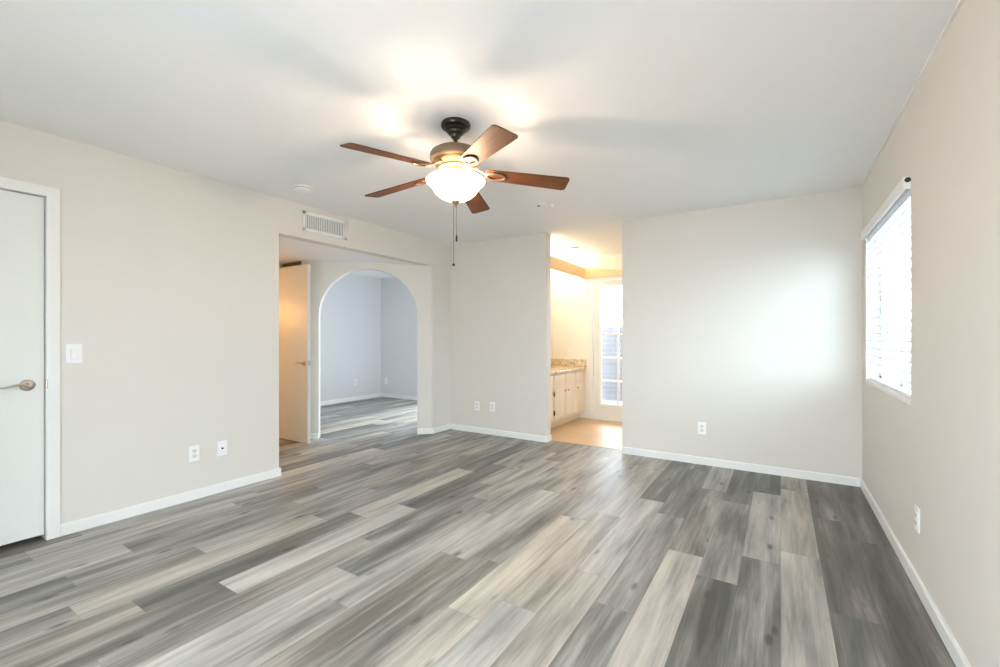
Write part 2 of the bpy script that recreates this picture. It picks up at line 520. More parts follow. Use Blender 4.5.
# bathroom
BFY = 6.32
m = MB(); m.box((-3.20, YB + T, 0), (-3.05, BFY, H))
struct(m.build('wall_bath_left', M['wall_cream']), 'cream bathroom wall behind the vanity', 'wall')
m = MB(); wall_y(m, BFY, BFY + 0.16, -3.20, -1.0, 0, H, [(-2.372, -1.628, 0, 2.072)])
struct(m.build('wall_bath_far', M['wall_cream']), 'cream bathroom far wall holding the glazed door', 'wall')
m = MB(); m.box((-1.15, YB + T, 0), (-1.0, BFY, H))
struct(m.build('wall_bath_right', M['wall_cream']), 'cream right wall of the bathroom', 'wall')
m = MB(); m.box((-3.2, YB + T + 0.006, -0.1), (-1.0, 6.5, 0.0))
struct(m.build('floor_bath', M['tile']), 'tan tiled bathroom floor', 'floor')


# plank floor: one mesh, one quad per plank
def plank_floor():
    rnd = random.Random(7)
    P, L0, X0 = 0.1805, 1.22, 0.18
    # (column, start nearest the camera of a known plank, tones from that plank away from the camera, tones toward the camera)
    known = {
        -2: (1.5, [.12, .15, .2], [.1, .2]), -1: (2.14, [.10, .16, .12], [.16, .1]), 0: (2.43, [.10, .22, .2], [.12, .12]),
        1: (1.75, [.68, .72, .55], [.62, .6]), 2: (2.787, [.66, .16, .4], [.34, .3]), 3: (2.442, [.42, .22, .4], [.16, .3]),
        4: (2.65, [.42, .62, .4], [.82, .5]), 5: (1.94, [.50, .26, .3], [.42, .5]), 6: (2.16, [.76, .2, .4], [.66, .5]),
        7: (1.72, [.58, .62, .66], [.80, .6]), 8: (1.545, [.80, .5, .55], [.62, .6]), 9: (1.99, [.40, .5, .5], [.38, .6]),
        10: (1.925, [.80, .55, .5], [.42, .5]), 11: (1.30, [.66, .48, .55], [.5, .5]), 12: (1.50, [.34, .60, .35], [.72, .6]),
        13: (1.80, [.42, .55, .4], [.52, .5]), 14: (1.09, [.85, .16, .5], [.22, .3]), 15: (2.02, [.82, .25, .5], [.25, .5]),
        16: (1.85, [.38, .45, .5], [.75, .4]), 17: (1.2, [.55, .5, .5], [.5, .4]), 18: (.70, [.48, .5, .5], [.3, .5]),
        19: (.987, [.34, .42, .5], [.7, .5]), 20: (.45, [.6, .4, .5], [.5, .5])}
    bm = bmesh.new()
    lt = bm.faces.layers.float.new('tone'); ls = bm.faces.layers.float.new('seed'); lw = bm.faces.layers.float.new('warm')
    uv = bm.loops.layers.uv.new('plank')
    for c in range(-2, 41):
        xa, xb = X0 - P * c, X0 - P * (c - 1)
        xa, xb = max(xa, -7.1), min(xb, 0.62)
        if xb - xa < 0.01: continue
        yend = 4.726 if xa > -3.2 else 6.45
        start, far, near = known.get(c, (rnd.uniform(0, 1.2), [], []))
        tone = {}
        for k, v in enumerate(far): tone[k] = v
        for k, v in enumerate(near): tone[-1 - k] = v
        for k in range(-5, 7):
            ya, yb = start + L0 * k, start + L0 * (k + 1)
            ya, yb = max(ya, -0.9), min(yb, yend)
            if yb - ya < 0.01: continue
            vs = [bm.verts.new((x, y, 0)) for x, y in ((xa, ya), (xb, ya), (xb, yb), (xa, yb))]
            f = bm.faces.new(vs)
            f[lt] = tone.get(k, min(0.85, max(0.15, rnd.gauss(0.5, 0.17)))); f[ls] = rnd.random(); f[lw] = rnd.random() ** 2 * 0.8
            for lp, (u, v) in zip(f.loops, ((0, 0), (xb - xa, 0), (xb - xa, yb - ya), (0, yb - ya))):
                lp[uv].uv = (u, v)
    t = bmesh.new(); bmesh.ops.create_cube(t, size=1, matrix=Matrix.Translation((-3.24, 1.9, -0.056)) @ Matrix.Diagonal((7.72, 5.6, 0.1, 1)))
    bmesh.ops.create_cube(t, size=1, matrix=Matrix.Translation((-5.15, 5.57, -0.056)) @ Matrix.Diagonal((3.9, 1.76, 0.1, 1)))
    me = bpy.data.meshes.new('tmp'); t.to_mesh(me); t.free(); bm.from_mesh(me); bpy.data.meshes.remove(me)
    me = bpy.data.meshes.new('floor'); bm.to_mesh(me); bm.free(); me.materials.append(M['floor'])
    o = bpy.data.objects.new('floor', me); COL.objects.link(o)
    return struct(o, 'grey wood look plank floor', 'floor')


plank_floor()
m = MB(); m.box((-1.46, YB + T - 0.005, 0.0), (-2.29, YB + T + 0.012, 0.004))
struct(m.build('trim_threshold', M['tile']), 'thin strip where planks meet bathroom tile', 'threshold')
m = MB(); m.box((-30, -30, -0.3), (30, 30, -0.12))
struct(m.build('ground', M['concrete']), 'pale ground outside', 'ground')
m = MB(); m.box((-7, 9.2, -0.12), (-0.6, 9.4, 1.45))
struct(m.build('wall_garden', M['block']), 'grey block garden wall seen through the bathroom door', 'wall')


m = MB(); m.box((-3.6, 6.5, 2.62), (-0.6, 9.0, 2.72)); m.box((-3.6, 8.9, 2.5), (-0.6, 9.0, 2.62)); m.box((-3.6, 6.5, -0.12), (-3.5, 9.0, 2.62)); m.box((-0.7, 6.5, -0.12), (-0.6, 9.0, 2.62))  # roof and screens added to keep sky light off the garden wall
struct(m.build('roof_added_shade', M['concrete']), 'roof and side screens added to shade the garden wall', 'roof')


# baseboards
def base(name, runs, label):
    m = MB()
    for (x0, y0, x1, y1) in runs:
        dx, dy = x1 - x0, y1 - y0; L = math.hypot(dx, dy); a = math.atan2(dy, dx)
        # profile grows to the left of the run direction
        prof = [(0, 0), (0.013, 0), (0.013, 0.062), (0.009, 0.070), (0, 0.070)]
        Mx = Matrix.Translation((x0, y0, 0)) @ Matrix.Rotation(a, 4, 'Z') @ Matrix(((0, 0, 1, 0), (1, 0, 0, 0), (0, 1, 0, 0), (0, 0, 0, 1)))
        m.prism(prof, L, Mx)
    return struct(m.build(name, M['trim']), label, 'baseboard')


q = 0.7071
base('baseboard_left', [(XL, ALC0, XL, 0.826), (XL, YB, XL, 4.252), (XL, -0.06, XL, YR)], 'white baseboard along the left wall')
base('baseboard_right', [(XR, YR, XR, YB)], 'white baseboard along the right wall')
base('baseboard_back', [(OX0, YB, XL, YB), (XR, YB, OX1, YB)], 'white baseboards along the back wall')
ax = lambda s: ((AC / 2) + s * q, (-AC / 2) + s * q)
base('baseboard_arch', [(*ax(s1), *ax(AS + AR)), (*ax(AS - AR), *ax(s0 + 0.02))], 'white baseboard on the angled arch wall')
base('baseboard_grey_room', [(-3.3, 6.36, -6.97, 6.36), (-6.97, 6.36, -6.97, 3.24)], 'white baseboard of the grey room')
base('baseboard_bath', [(-2.42, BFY, -2.58, BFY)], 'white baseboard beside the bathroom door')
m = MB(); m.box((XL - T, ALC0, 0), (XL + 0.013, ALC0 + 0.012, 0.07)); 
struct(m.build('baseboard_hall', M['trim']), 'white baseboard return at the hall corner', 'baseboard')
m = MB(); m.box((XR - 0.012, YR, H - 0.012), (XR, YB, H))
struct(m.build('trim_ceiling', M['trim']), 'thin white trim where right wall meets ceiling', 'trim')
# end reveals of the bathroom opening
m = MB(); m.box((OX0 + 0.001, YB + 0.0, 0), (OX0 + 0.012, YB + T, 0.07))
struct(m.build('baseboard_opening', M['trim']), 'white baseboard return inside bathroom opening', 'baseboard')


# ------------------------------------------------------------------ doors
def casing_x(name, x, y0, y1, ztop, w, d, sgn, jamb, parent):
    """flat casing around a doorway in a wall that runs along Y; grows sgn*d from the wall face"""
    m = MB()
    m.box((x, y0 - w, 0), (x + sgn * d, y0, ztop + w), 0.002); m.box((x, y1, 0), (x + sgn * d, y1 + w, ztop + w), 0.002)
    m.box((x, y0, ztop), (x + sgn * d, y1, ztop + w), 0.002)
    m.box((x, y0 - 0.012, 0), (x - sgn * jamb, y0 - 0.0, ztop)); m.box((x, y1, 0), (x - sgn * jamb, y1 + 0.012, ztop))
    m.box((x, y0, ztop), (x - sgn * jamb, y1, ztop + 0.012))
    return m.build(name, M['trim'], parent)


def lever(parent, base_m, direction=1):
    """door lever: z of base_m points out of the door face, x along the lever"""
    h = MB(); h.lathe([(0, 0), (0.033, 0), (0.033, 0.005), (0.027, 0.011), (0.014, 0.014), (0.011, 0.03), (0.011, 0.05), (0, 0.052)], 28, base_m)
    pts = [(0, 0, 0.046), (0.02, 0.006, 0.05), (0.045, 0.009, 0.051), (0.07, 0.003, 0.05), (0.095, -0.004, 0.048), (0.118, -0.005, 0.046)]
    h.tube([(direction * p[0], p[1], p[2]) for p in pts], [0.009, 0.0085, 0.007, 0.0058, 0.005, 0.004], 12, base_m)
    return tag(h.build('handle', M['nickel'], parent, True), 'satin nickel lever handle')


d1 = empty('door_1', (XL, 0.38, 0)); struct(d1, 'closed white flat door at the far left with nickel lever', 'door')
d1i = Matrix.Translation((-XL, -0.38, 0))


def kid(o, root):
    o.matrix_parent_inverse = root.matrix_world.inverted() if False else Matrix.Translation(-root.location)
    return o


kid(casing_x('door_frame', XL, 0.005, 0.765, 2.058, 0.06, 0.016, 1, 0.10, d1), d1)
m = MB(); m.box((XL - 0.055, 0.009, 0.03), (XL - 0.018, 0.7615, 2.053), 0.002)
pnl = kid(m.build('door_panel', M['door'], d1), d1)
BM = Matrix(((0, 0, 1, XL - 0.018), (-1, 0, 0, 0.690), (0, 1, 0, 0.932), (0, 0, 0, 1)))
# columns: local x -> -Y (lever runs toward the camera side), local y -> Z, local z -> +X
BM = Matrix(((0, 0, 1, XL - 0.018), (-1, 0, 0, 0.690), (0, 1, 0, 0.932), (0, 0, 0, 1)))
kid(lever(d1, BM), d1)
m = MB(); m.box((XL - 0.010, 0.7625, 0.905), (XL + 0.0165, 0.772, 0.965), 0.003)
tag(kid(m.build('strike_plate', M['nickel'], d1), d1), 'nickel strike plate')
# closet behind door 1, its darkness put into the wall colour
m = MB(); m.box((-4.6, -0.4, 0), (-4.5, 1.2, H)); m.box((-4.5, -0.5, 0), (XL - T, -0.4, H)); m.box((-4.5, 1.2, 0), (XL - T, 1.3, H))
struct(m.build('wall_closet', M['vent_dark']), 'closet walls coloured dark for shade behind the left door', 'wall')

d2 = empty('door_2', (-5.27, 3.03, 0)); struct(d2, 'white hall door standing open beside the arch', 'door')
m = MB(); m.box((-5.27, 3.030, 0.013), (-4.506, 3.065, 2.047), 0.002)
kid(m.build('door_panel', M['door'], d2), d2)
BM = Matrix(((-1, 0, 0, -4.572), (0, 0, -1, 3.030), (0, 1, 0, 0.925), (0, 0, 0, 1)))
kid(lever(d2, BM), d2)
BM = Matrix(((-1, 0, 0, -4.572), (0, 0, 1, 3.065), (0, 1, 0, 0.925), (0, 0, 0, 1)))
kid(lever(d2, BM), d2)
m = MB(); m.box((-4.507, 3.036, 0.895), (-4.5045, 3.059, 0.955)); m.box((-4.506, 3.042, 0.915), (-4.497, 3.053, 0.935), 0.002)
tag(kid(m.build('latch_plate', M['nickel'], d2), d2), 'nickel latch plate on the door edge')
for z in (0.25, 1.05, 1.85):
    m = MB(); m.tube([(-5.276, 3.03, z - 0.045), (-5.276, 3.03, z + 0.045)], 0.006, 10)
    kid(m.build('hinge', M['nickel'], d2), d2)
kid(casing_x('door_frame', -5.30, 2.27, 3.04, 2.06, 0.05, 0.014, 1, 0.11, d2), d2)

# bathroom glazed door
GX0, GX1 = -2.358, -1.642
d3 = empty('door_3', (-2.0, BFY, 0)); struct(d3, 'white glazed door with small panes in the bathroom', 'door')
m = MB()
cw = 0.05
m.box((GX0 - 0.012 - cw, BFY - 0.018, 0), (GX0 - 0.012, BFY, 2.102), 0.002); m.box((GX1 + 0.012, BFY - 0.018, 0), (GX1 + 0.012 + cw, BFY, 2.102), 0.002)
m.box((GX0 - 0.012, BFY - 0.018, 2.072), (GX1 + 0.012, BFY, 2.102), 0.002)
kid(m.build('door_frame', M['trim'], d3), d3)
m = MB(); y0, y1 = BFY + 0.01, BFY + 0.05
gx0, gx1, gz0, gz1 = -2.262, -1.734, 0.222, 1.985
m.box((GX0, y0, 0.02), (gx0, y1, 2.06)); m.box((gx1, y0, 0.02), (GX1, y1, 2.06)); m.box((gx0, y0, 0.02), (gx1, y1, gz0)); m.box((gx0, y0, gz1), (gx1, y1, 2.06))
kid(m.build('door_leaf', M['door'], d3), d3)
m = MB()
for z in (0.222, 0.578, 0.917, 1.27, 1.63, 1.985):
    m.box((gx0, y0 - 0.006, z - 0.013), (gx1, y1 + 0.006, z + 0.013), 0.003)
for x in (gx0, -1.998, gx1):
    m.box((x - 0.012, y0 - 0.005, gz0), (x + 0.012, y1 + 0.005, gz1), 0.003)
kid(m.build('muntin_grid', M['plastic'], d3), d3)
m = MB(); m.box((gx0 - 0.004, BFY + 0.028, gz0 - 0.004), (gx1 + 0.004, BFY + 0.032, gz1 + 0.004))
kid(m.build('glass', M['glass'], d3), d3)
m = MB(); m.box((GX0 - 0.01, BFY - 0.03, 0.0), (GX1 + 0.01, BFY + 0.16, 0.018), 0.004)
kid(m.build('threshold', M['trim'], d3), d3)

# ------------------------------------------------------------------ windows
w1 = empty('window_1', (XR, (WY0 + WY1) / 2, WZ0)); struct(w1, 'bright window in the right wall behind white blind', 'window')
m = MB(); fx0, fx1 = XR + 0.085, XR + 0.125
m.box((fx0, WY0, WZ0), (fx1, WY0 + 0.045, WZ1)); m.box((fx0, WY1 - 0.045, WZ0), (fx1, WY1, WZ1))
m.box((fx0, WY0, WZ0), (fx1, WY1, WZ0 + 0.045)); m.box((fx0, WY0, WZ1 - 0.045), (fx1, WY1, WZ1)); m.box((fx0, (WY0 + WY1) / 2 - 0.02, WZ0), (fx1, (WY0 + WY1) / 2 + 0.02, WZ1))
kid(m.build('window_frame', M['trim'], w1), w1)
m = MB(); m.box((XR + 0.10, WY0 + 0.04, WZ0 + 0.04), (XR + 0.104, WY1 - 0.04, WZ1 - 0.04)); kid(m.build('glass', M['glass_tinted'], w1), w1)
m = MB(); m.box((XR - 0.004, WY0 + 0.002, WZ0 - 0.012), (XR + 0.085, WY1 - 0.002, WZ0 + 0.012), 0.003); kid(m.build('window_sill', M['trim'], w1), w1)

w2 = empty('fill_opening', (-0.9, YR - T, 0)); struct(w2, 'door frame added behind the camera to let in fill daylight', 'window')  # guessed opening behind the camera, added to supply fill daylight
m = MB()
for x in (-1.45, -0.40): m.box((x, YR - 0.09, 0.02), (x + 0.05, YR - 0.04, 2.08))
m.box((-1.45, YR - 0.09, 0.02), (-0.35, YR - 0.04, 0.07)); m.box((-1.45, YR - 0.09, 2.03), (-0.35, YR - 0.04, 2.08))
kid(m.build('window_frame', M['trim'], w2), w2)
w3 = empty('window_3', (-4.225, 6.42, 0.05)); struct(w3, 'unseen window guessed in to light the grey room', 'window')  # unseen, guessed in to supply the grey room's daylight
m = MB(); m.box((-5.3, 6.40, 0.05), (-3.45, 6.44, 0.1)); m.box((-5.3, 6.40, 2.05), (-3.45, 6.44, 2.1)); m.box((-5.3, 6.40, 0.05), (-5.25, 6.44, 2.1)); m.box((-3.5, 6.40, 0.05), (-3.45, 6.44, 2.1)); m.box((-4.25, 6.40, 0.05), (-4.2, 6.44, 2.1))
kid(m.build('window_frame', M['trim'], w3), w3)

# blind in window 1
bl = empty('window_blind', (XR + 0.03, (WY0 + WY1) / 2, WZ1)); tag(bl, 'white horizontal slat blind lowered in the bright window on the right wall', 'blind')
by0, by1 = WY0 + 0.012, WY1 - 0.03
m = MB(); m.box((XR + 0.005, by0, WZ1 - 0.05), (XR + 0.06, by1, WZ1 - 0.004), 0.003); kid(m.build('headrail', M['plastic'], bl), bl)
m = MB(); m.box((XR - 0.030, by0 - 0.012, WZ1 - 0.060), (XR - 0.016, by1 + 0.02, WZ1 + 0.004), 0.003)
m.box((XR - 0.030, by0 - 0.013, WZ1 - 0.060), (XR, by0 - 0.006, WZ1 + 0.004), 0.002); m.box((XR - 0.030, by1 + 0.014, WZ1 - 0.060), (XR, by1 + 0.020, WZ1 + 0.004), 0.002)
kid(m.build('valance', M['plastic'], bl), bl)
m = MB(); m.lathe([(0, 0), (0.013, 0), (0.013, 0.002), (0, 0.002)], 18, Matrix.Translation((XR - 0.012, by0 - 0.013, WZ1 - 0.014)) @ Matrix.Rotation(R90, 4, 'X'))
tag(kid(m.build('end_socket', M['slot'], bl), bl), 'dark hole in the near end of the valance')
m = MB()
z = WZ1 - 0.075
tilt = math.radians(-19)
nsl = 0
while z > WZ0 + 0.05:
    m.box((-0.033, by0, -0.002), (0.033, by1, 0.002), 0, xform((XR + 0.034, 0, z), 0, tilt, 0))
    z -= 0.054; nsl += 1
kid(m.build('slats', M['slat'], bl), bl)
m = MB(); m.box((XR + 0.012, by0, WZ0 + 0.014), (XR + 0.056, by1, WZ0 + 0.034), 0.003); kid(m.build('bottom_rail', M['plastic'], bl), bl)
for y in (by0 + 0.18, (by0 + by1) / 2, by1 - 0.18):
    m = MB(); m.tube([(XR + 0.008, y, WZ1 - 0.05), (XR + 0.008, y, WZ0 + 0.03)], 0.0012, 6); kid(m.build('ladder_cord', M['plastic'], bl), bl)


# ------------------------------------------------------------------ wall plates
def plate(name, kind, loc, rz, label, cat, group=None, w=0.072, h=0.116):
    """plate in its own frame: x across, z up, -y out of the wall"""
    r = empty(name, loc, rz); tag(r, label, cat, group)
    m = MB(); m.box((-w / 2, -0.006, -h / 2), (w / 2, 0, h / 2), 0.0025); m.build('cover_plate', M['plastic'], r)
    if kind == 'duplex':
        for s in (-1, 1):
            m = MB(); m.prism([(-0.017, -0.010), (-0.012, -0.014), (0.012, -0.014), (0.017, -0.010), (0.017, 0.010), (0.012, 0.014), (-0.012, 0.014), (-0.017, 0.010)], 0.003, Matrix.Translation((0, -0.006, s * 0.0195)) @ Matrix.Rotation(R90, 4, 'X'))
            sk = m.build('socket', M['plastic_shade'], r)
            m = MB()
            for dx in (-0.006, 0.006): m.box((dx - 0.001, -0.0096, s * 0.0195 - 0.003), (dx + 0.001, -0.0088, s * 0.0195 + 0.006))
            m.lathe([(0, 0), (0.0022, 0), (0.0022, 0.0007), (0, 0.0007)], 10, Matrix.Translation((0, -0.0089, s * 0.0195 - 0.008)) @ Matrix.Rotation(R90, 4, 'X'))
            m.build('slots', M['slot'], sk)
        m = MB(); m.lathe([(0, 0), (0.003, 0), (0.0025, 0.0012), (0, 0.0014)], 12, Matrix.Translation((0, -0.006, 0)) @ Matrix.Rotation(R90, 4, 'X')); m.build('screw', M['nickel'], r)
    elif kind == 'coax':
        m = MB(); m.lathe([(0, 0), (0.0075, 0), (0.0075, 0.003), (0.0048, 0.003), (0.0048, 0.011), (0.003, 0.011), (0.003, 0.005), (0, 0.005)], 16, Matrix.Translation((0, -0.006, 0)) @ Matrix.Rotation(R90, 4, 'X')); m.build('jack', M['steel_dark'], r)
        for s in (-1, 1):
            m = MB(); m.lathe([(0, 0), (0.003, 0), (0.0025, 0.0012), (0, 0.0014)], 12, Matrix.Translation((0, -0.006, s * 0.042)) @ Matrix.Rotation(R90, 4, 'X')); m.build('screw', M['plastic'], r)
    elif kind == 'rocker':
        m = MB(); m.box((-0.018, -0.0085, -0.034), (0.018, -0.005, 0.034), 0.0015); rk = m.build('rocker_frame', M['plastic_shade'], r)
        m = MB(); m.box((-0.0155, -0.0035, -0.031), (0.0155, 0.0, 0.031), 0.001, xform((0, -0.0075, 0), math.radians(3))); m.build('rocker', M['plastic'], rk)
    return r


# left wall faces +X: -y -> +X means rotate by +90 deg ; back wall faces -Y: 0 ; right wall faces -X: -90
plate('light_switch', 'rocker', (XL, 0.890, 1.112), R90, 'white rocker light switch on left wall beside the closed door', 'light switch', None, 0.078, 0.122)
plate('wall_outlet', 'duplex', (XL, 1.556, 0.344), R90, 'white outlet on left wall, the one nearer the closed door', 'outlet', 'wall outlets')
plate('cable_outlet', 'coax', (XL, 1.752, 0.342), R90, 'white cable plate with dark jack on left wall near hall corner', 'cable outlet')
plate('wall_outlet', 'duplex', (-3.275, YB, 0.342), 0, 'left one of two plates on the short back wall beside arch', 'outlet', 'wall outlets')
plate('wall_outlet', 'duplex', (-3.042, YB, 0.350), 0, 'right one of two plates on short back wall, nearer bathroom opening', 'outlet', 'wall outlets')
plate('wall_outlet', 'duplex', (-0.636, YB, 0.346), 0, 'white outlet low on wide back wall right of bathroom opening', 'outlet', 'wall outlets')
plate('wall_outlet', 'duplex', (XR, 2.872, 0.338), -R90, 'white outlet low on right wall below near end of the window', 'outlet', 'wall outlets')
plate('wall_outlet', 'duplex', (-6.97, 5.70, 0.345), R90, 'white outlet on left wall of grey room through the arch', 'outlet', 'wall outlets')
plate('wall_outlet', 'duplex', (-6.82, 6.36, 0.335), 0, 'white outlet on far wall of grey room through the arch', 'outlet', 'wall outlets')
plate('wall_outlet', 'rocker', (-2.742, BFY, 1.0), 0, 'white plate on cream bathroom wall above the vanity splash', 'outlet')

# ------------------------------------------------------------------ vents and ceiling fittings
vr = empty('air_vent', (XL, 2.683, 2.29)); tag(vr, 'white supply air vent grille above the hall opening', 'air vent')
m = MB(); vy0, vy1, vz0, vz1 = 2.44, 2.93, 2.20, 2.385
iw = 0.03
m.box((XL, vy0, vz0), (XL + 0.012, vy0 + iw, vz1), 0.003); m.box((XL, vy1 - iw, vz0), (XL + 0.012, vy1, vz1), 0.003)
m.box((XL, vy0, vz0), (XL + 0.012, vy1, vz0 + iw), 0.003); m.box((XL, vy0, vz1 - iw), (XL + 0.012, vy1, vz1), 0.003)
kid(m.build('frame', M['trim'], vr), vr)
m = MB(); m.box((XL, vy0 + iw - 0.005, vz0 + iw - 0.005), (XL + 0.0015, vy1 - iw + 0.005, vz1 - iw + 0.005)); kid(m.build('duct_backing', M['vent_dark'], vr), vr)
m = MB(); n = 22
for k in range(n):
    y = vy0 + iw + (vy1 - vy0 - 2 * iw) * (k + 0.5) / n
    m.box((-0.005, -0.0012, vz0 + iw), (0.005, 0.0012, vz1 - iw), 0, xform((XL + 0.0075, y, 0), 0, 0, math.radians(38)))
kid(m.build('vertical_blades', M['trim'], vr), vr)
m = MB()
for k in range(7):
    z = vz0 + iw + (vz1 - vz0 - 2 * iw) * (k + 0.5) / 7
    m.box((XL + 0.0018, vy0 + iw, z - 0.0014), (XL + 0.0032, vy1 - iw, z + 0.0014))
kid(m.build('horizontal_blades', M['trim'], vr), vr)

sm = empty('smoke_detector', (-3.285, 2.165, H)); tag(sm, 'round white smoke detector on ceiling near the air vent', 'smoke detector')
m = MB(); m.lathe([(0, 0), (0.072, 0), (0.072, -0.010), (0.066, -0.012), (0.062, -0.028), (0.052, -0.037), (0, -0.040)], 36); m.build('housing', M['plastic'], sm, True)
m = MB(); m.lathe([(0.063, -0.0125), (0.0655, -0.0125), (0.0655, -0.017), (0.063, -0.017)], 36, None, True); m.build('vent_slot', M['vent_dark'], sm)
m = MB(); m.lathe([(0, -0.0385), (0.011, -0.0385), (0.010, -0.043), (0, -0.043)], 16, Matrix.Translation((0.02, 0, 0))); m.build('test_button', M['plastic'], sm)

cp = empty('ceiling_cover', (-1.87, 3.64, H)); tag(cp, 'small round cover plate with knob on ceiling right of the fan', 'ceiling cover')
m = MB(); m.lathe([(0, 0), (0.055, 0), (0.053, -0.006), (0.02, -0.008), (0, -0.008)], 28); m.build('plate', M['ceiling'], cp, True)
m = MB(); m.lathe([(0, 0), (0.014, 0), (0.014, -0.003), (0, -0.003)], 16, Matrix.Translation((-0.018, -0.012, -0.0078))); m.build('hole', M['vent_dark'], cp)
m = MB(); m.lathe([(0, 0), (0.022, 0), (0.02, -0.012), (0.010, -0.018), (0, -0.019)], 18, Matrix.Translation((0.082, 0.052, 0))); m.build('knob', M['plastic'], cp, True)

gv = empty('slot_grille', (-4.97, 3.16, 2.10)); tag(gv, 'thin dark slot grille on hall wall above the open door', 'grille')
m = MB(); m.box((-5.20, 3.148, 2.086), (-4.815, 3.16, 2.124), 0.002); kid(m.build('frame', M['grille'], gv), gv)
m = MB()
for z in (2.096, 2.1055, 2.115): m.box((-5.19, 3.144, z - 0.002), (-4.825, 3.152, z + 0.002))
kid(m.build('louvers', M['steel_dark'], gv), gv)


# ------------------------------------------------------------------ ceiling fan
FC = (-1.575, 1.998)
fan = empty('ceiling_fan', (FC[0], FC[1], H)); tag(fan, 'five blade wooden ceiling fan with lit bowl lamp and dark bronze mount', 'ceiling fan')
m = MB(); m.lathe([(0, 0), (0.081, 0), (0.085, -0.006), (0.085, -0.016), (0.080, -0.024), (0.066, -0.027), (0.063, -0.030), (0.063, -0.038), (0.056, -0.045), (0.048, -0.047), (0.047, -0.055), (0.038, -0.064), (0.030, -0.067), (0.027, -0.080), (0.018, -0.088), (0, -0.088)], 40)
tag(m.build('canopy', M['bronze'], fan, True), 'dark bronze stepped canopy')
m = MB(); m.lathe([(0, -0.080), (0.0125, -0.080), (0.0125, -0.150), (0, -0.150)], 20); m.build('downrod', M['bronze'], fan, True)
m = MB(); m.lathe([(0, -0.132), (0.022, -0.134), (0.030, -0.140), (0.075, -0.146), (0.118, -0.156), (0.140, -0.170), (0.146, -0.180), (0.146, -0.212), (0.139, -0.220), (0, -0.220)], 48)
motor = m.build('motor_housing', M['motor'], fan, True)
m = MB(); m.lathe([(0, -0.2195), (0.134, -0.2195), (0.128, -0.232), (0.112, -0.244), (0.10, -0.252), (0.10, -0.262), (0.072, -0.268), (0, -0.268)], 48)
lower = m.build('lower_housing', M['brass'], motor, True)
m = MB()
for k in range(20):
    a = 2 * math.pi * k / 20
    m.box((0.118, -0.010, -0.0012), (0.134, 0.010, 0.0012), 0, Matrix.Rotation(a, 4, 'Z') @ xform((0, 0, -0.2345), 0, math.radians(55), 0))
m.build('vent_slots', M['vent_dark'], motor)
# blades
a0 = math.radians(-32)
BZ = -0.305
first = None


def blade_mesh():
    L1, L2, w1, w2 = 0.185, 0.662, 0.052, 0.067
    pts = [(L1, -w1)]
    for k in range(7):
        a = -R90 + R90 * k / 6; pts.append((L2 - 0.022 + 0.022 * math.cos(a), -w2 + 0.022 + 0.022 * math.sin(a)))
    for k in range(7):
        a = R90 * k / 6; pts.append((L2 - 0.022 + 0.022 * math.cos(a), w2 - 0.022 + 0.022 * math.sin(a)))
    pts.append((L1, w1))
    for k in range(1, 6):
        a = R90 + math.pi * k / 6; pts.append((L1 + 0.02 * math.cos(a), w1 * math.sin(a)))
    return pts


for k in range(5):
    a = a0 + k * 2 * math.pi / 5
    if k == 0:
        m = MB(); m.prism(blade_mesh(), 0.006, xform((0, 0, -0.003)), 0.0015)
        b = m.build('blade', M['blade'], fan)
        m = MB()
        m.tube([(0.085, 0, 0.036), (0.12, 0, 0.030), (0.15, 0, 0.014), (0.185, 0, -0.006)], [0.013, 0.012, 0.011, 0.010], 10, None, 0.6)
        for s in (-1, 1):
            m.tube([(0.17, 0, 0.000), (0.195, s * 0.022, -0.008), (0.23, s * 0.033, -0.008), (0.262, s * 0.028, -0.008), (0.285, s * 0.010, -0.008), (0.29, 0, -0.008)], [0.009, 0.008, 0.008, 0.008, 0.008, 0.007], 10, None, 0.6)
        for x, y in ((0.215, 0.0315), (0.215, -0.0315), (0.287, 0)):
            m.lathe([(0, -0.014), (0.007, -0.012), (0.008, -0.006), (0, -0.006)], 12, Matrix.Translation((x, y, 0)))
        br = m.build('blade_bracket', M['motor'], b, True)
        first = b
    else:
        b = copy_tree(first, fan)
    b.location = (0, 0, BZ + 0.033); b.rotation_euler = (math.radians(-12), math.radians(3.9), a)
# light kit
m = MB(); m.lathe([(0, -0.262), (0.060, -0.262), (0.062, -0.272), (0.050, -0.280), (0.048, -0.300), (0.03, -0.306), (0, -0.306)], 32); m.build('switch_housing', M['brass'], fan, True)
prof = [(0.163, -0.322), (0.168, -0.327), (0.168, -0.335), (0.160, -0.344), (0.146, -0.356), (0.134, -0.372), (0.118, -0.396), (0.096, -0.416), (0.068, -0.431), (0.038, -0.439), (0.012, -0.441)]
inner = [(r - 0.004 if r > 0.02 else r, z + 0.003) for r, z in prof][::-1]
m = MB(); m.lathe(prof + inner, 48, None, True)
bowl = m.build('light_bowl', M['bowl'], fan, True)
m = MB(); m.lathe([(0.018, -0.4425), (0.024, -0.445), (0.022, -0.452), (0.014, -0.460), (0.009, -0.466), (0.006, -0.474), (0, -0.477)], 24); m.lathe([(0, -0.440), (0.018, -0.4425)], 24); m.build('finial', M['brass'], fan, True)
for (x, y, z0, z1, fr, fl) in ((0.004, 0.003, -0.470, -0.640, 0.0055, 0.036), (-0.010, -0.006, -0.470, -0.802, 0.008, 0.014)):
    m = MB(); m.tube([(x, y, z0), (x, y, z1)], 0.0014, 6); ch = m.build('pull_chain', M['chain'], fan)
    m = MB(); m.lathe([(0, z1 + 0.002), (fr * 0.6, z1), (fr, z1 - 0.25 * fl), (fr, z1 - 0.8 * fl), (fr * 0.6, z1 - fl), (0, z1 - fl)], 14, Matrix.Translation((x, y, 0)))
    tag(m.build('pull_fob', M['slot'], ch, True), 'dark fob at chain end')
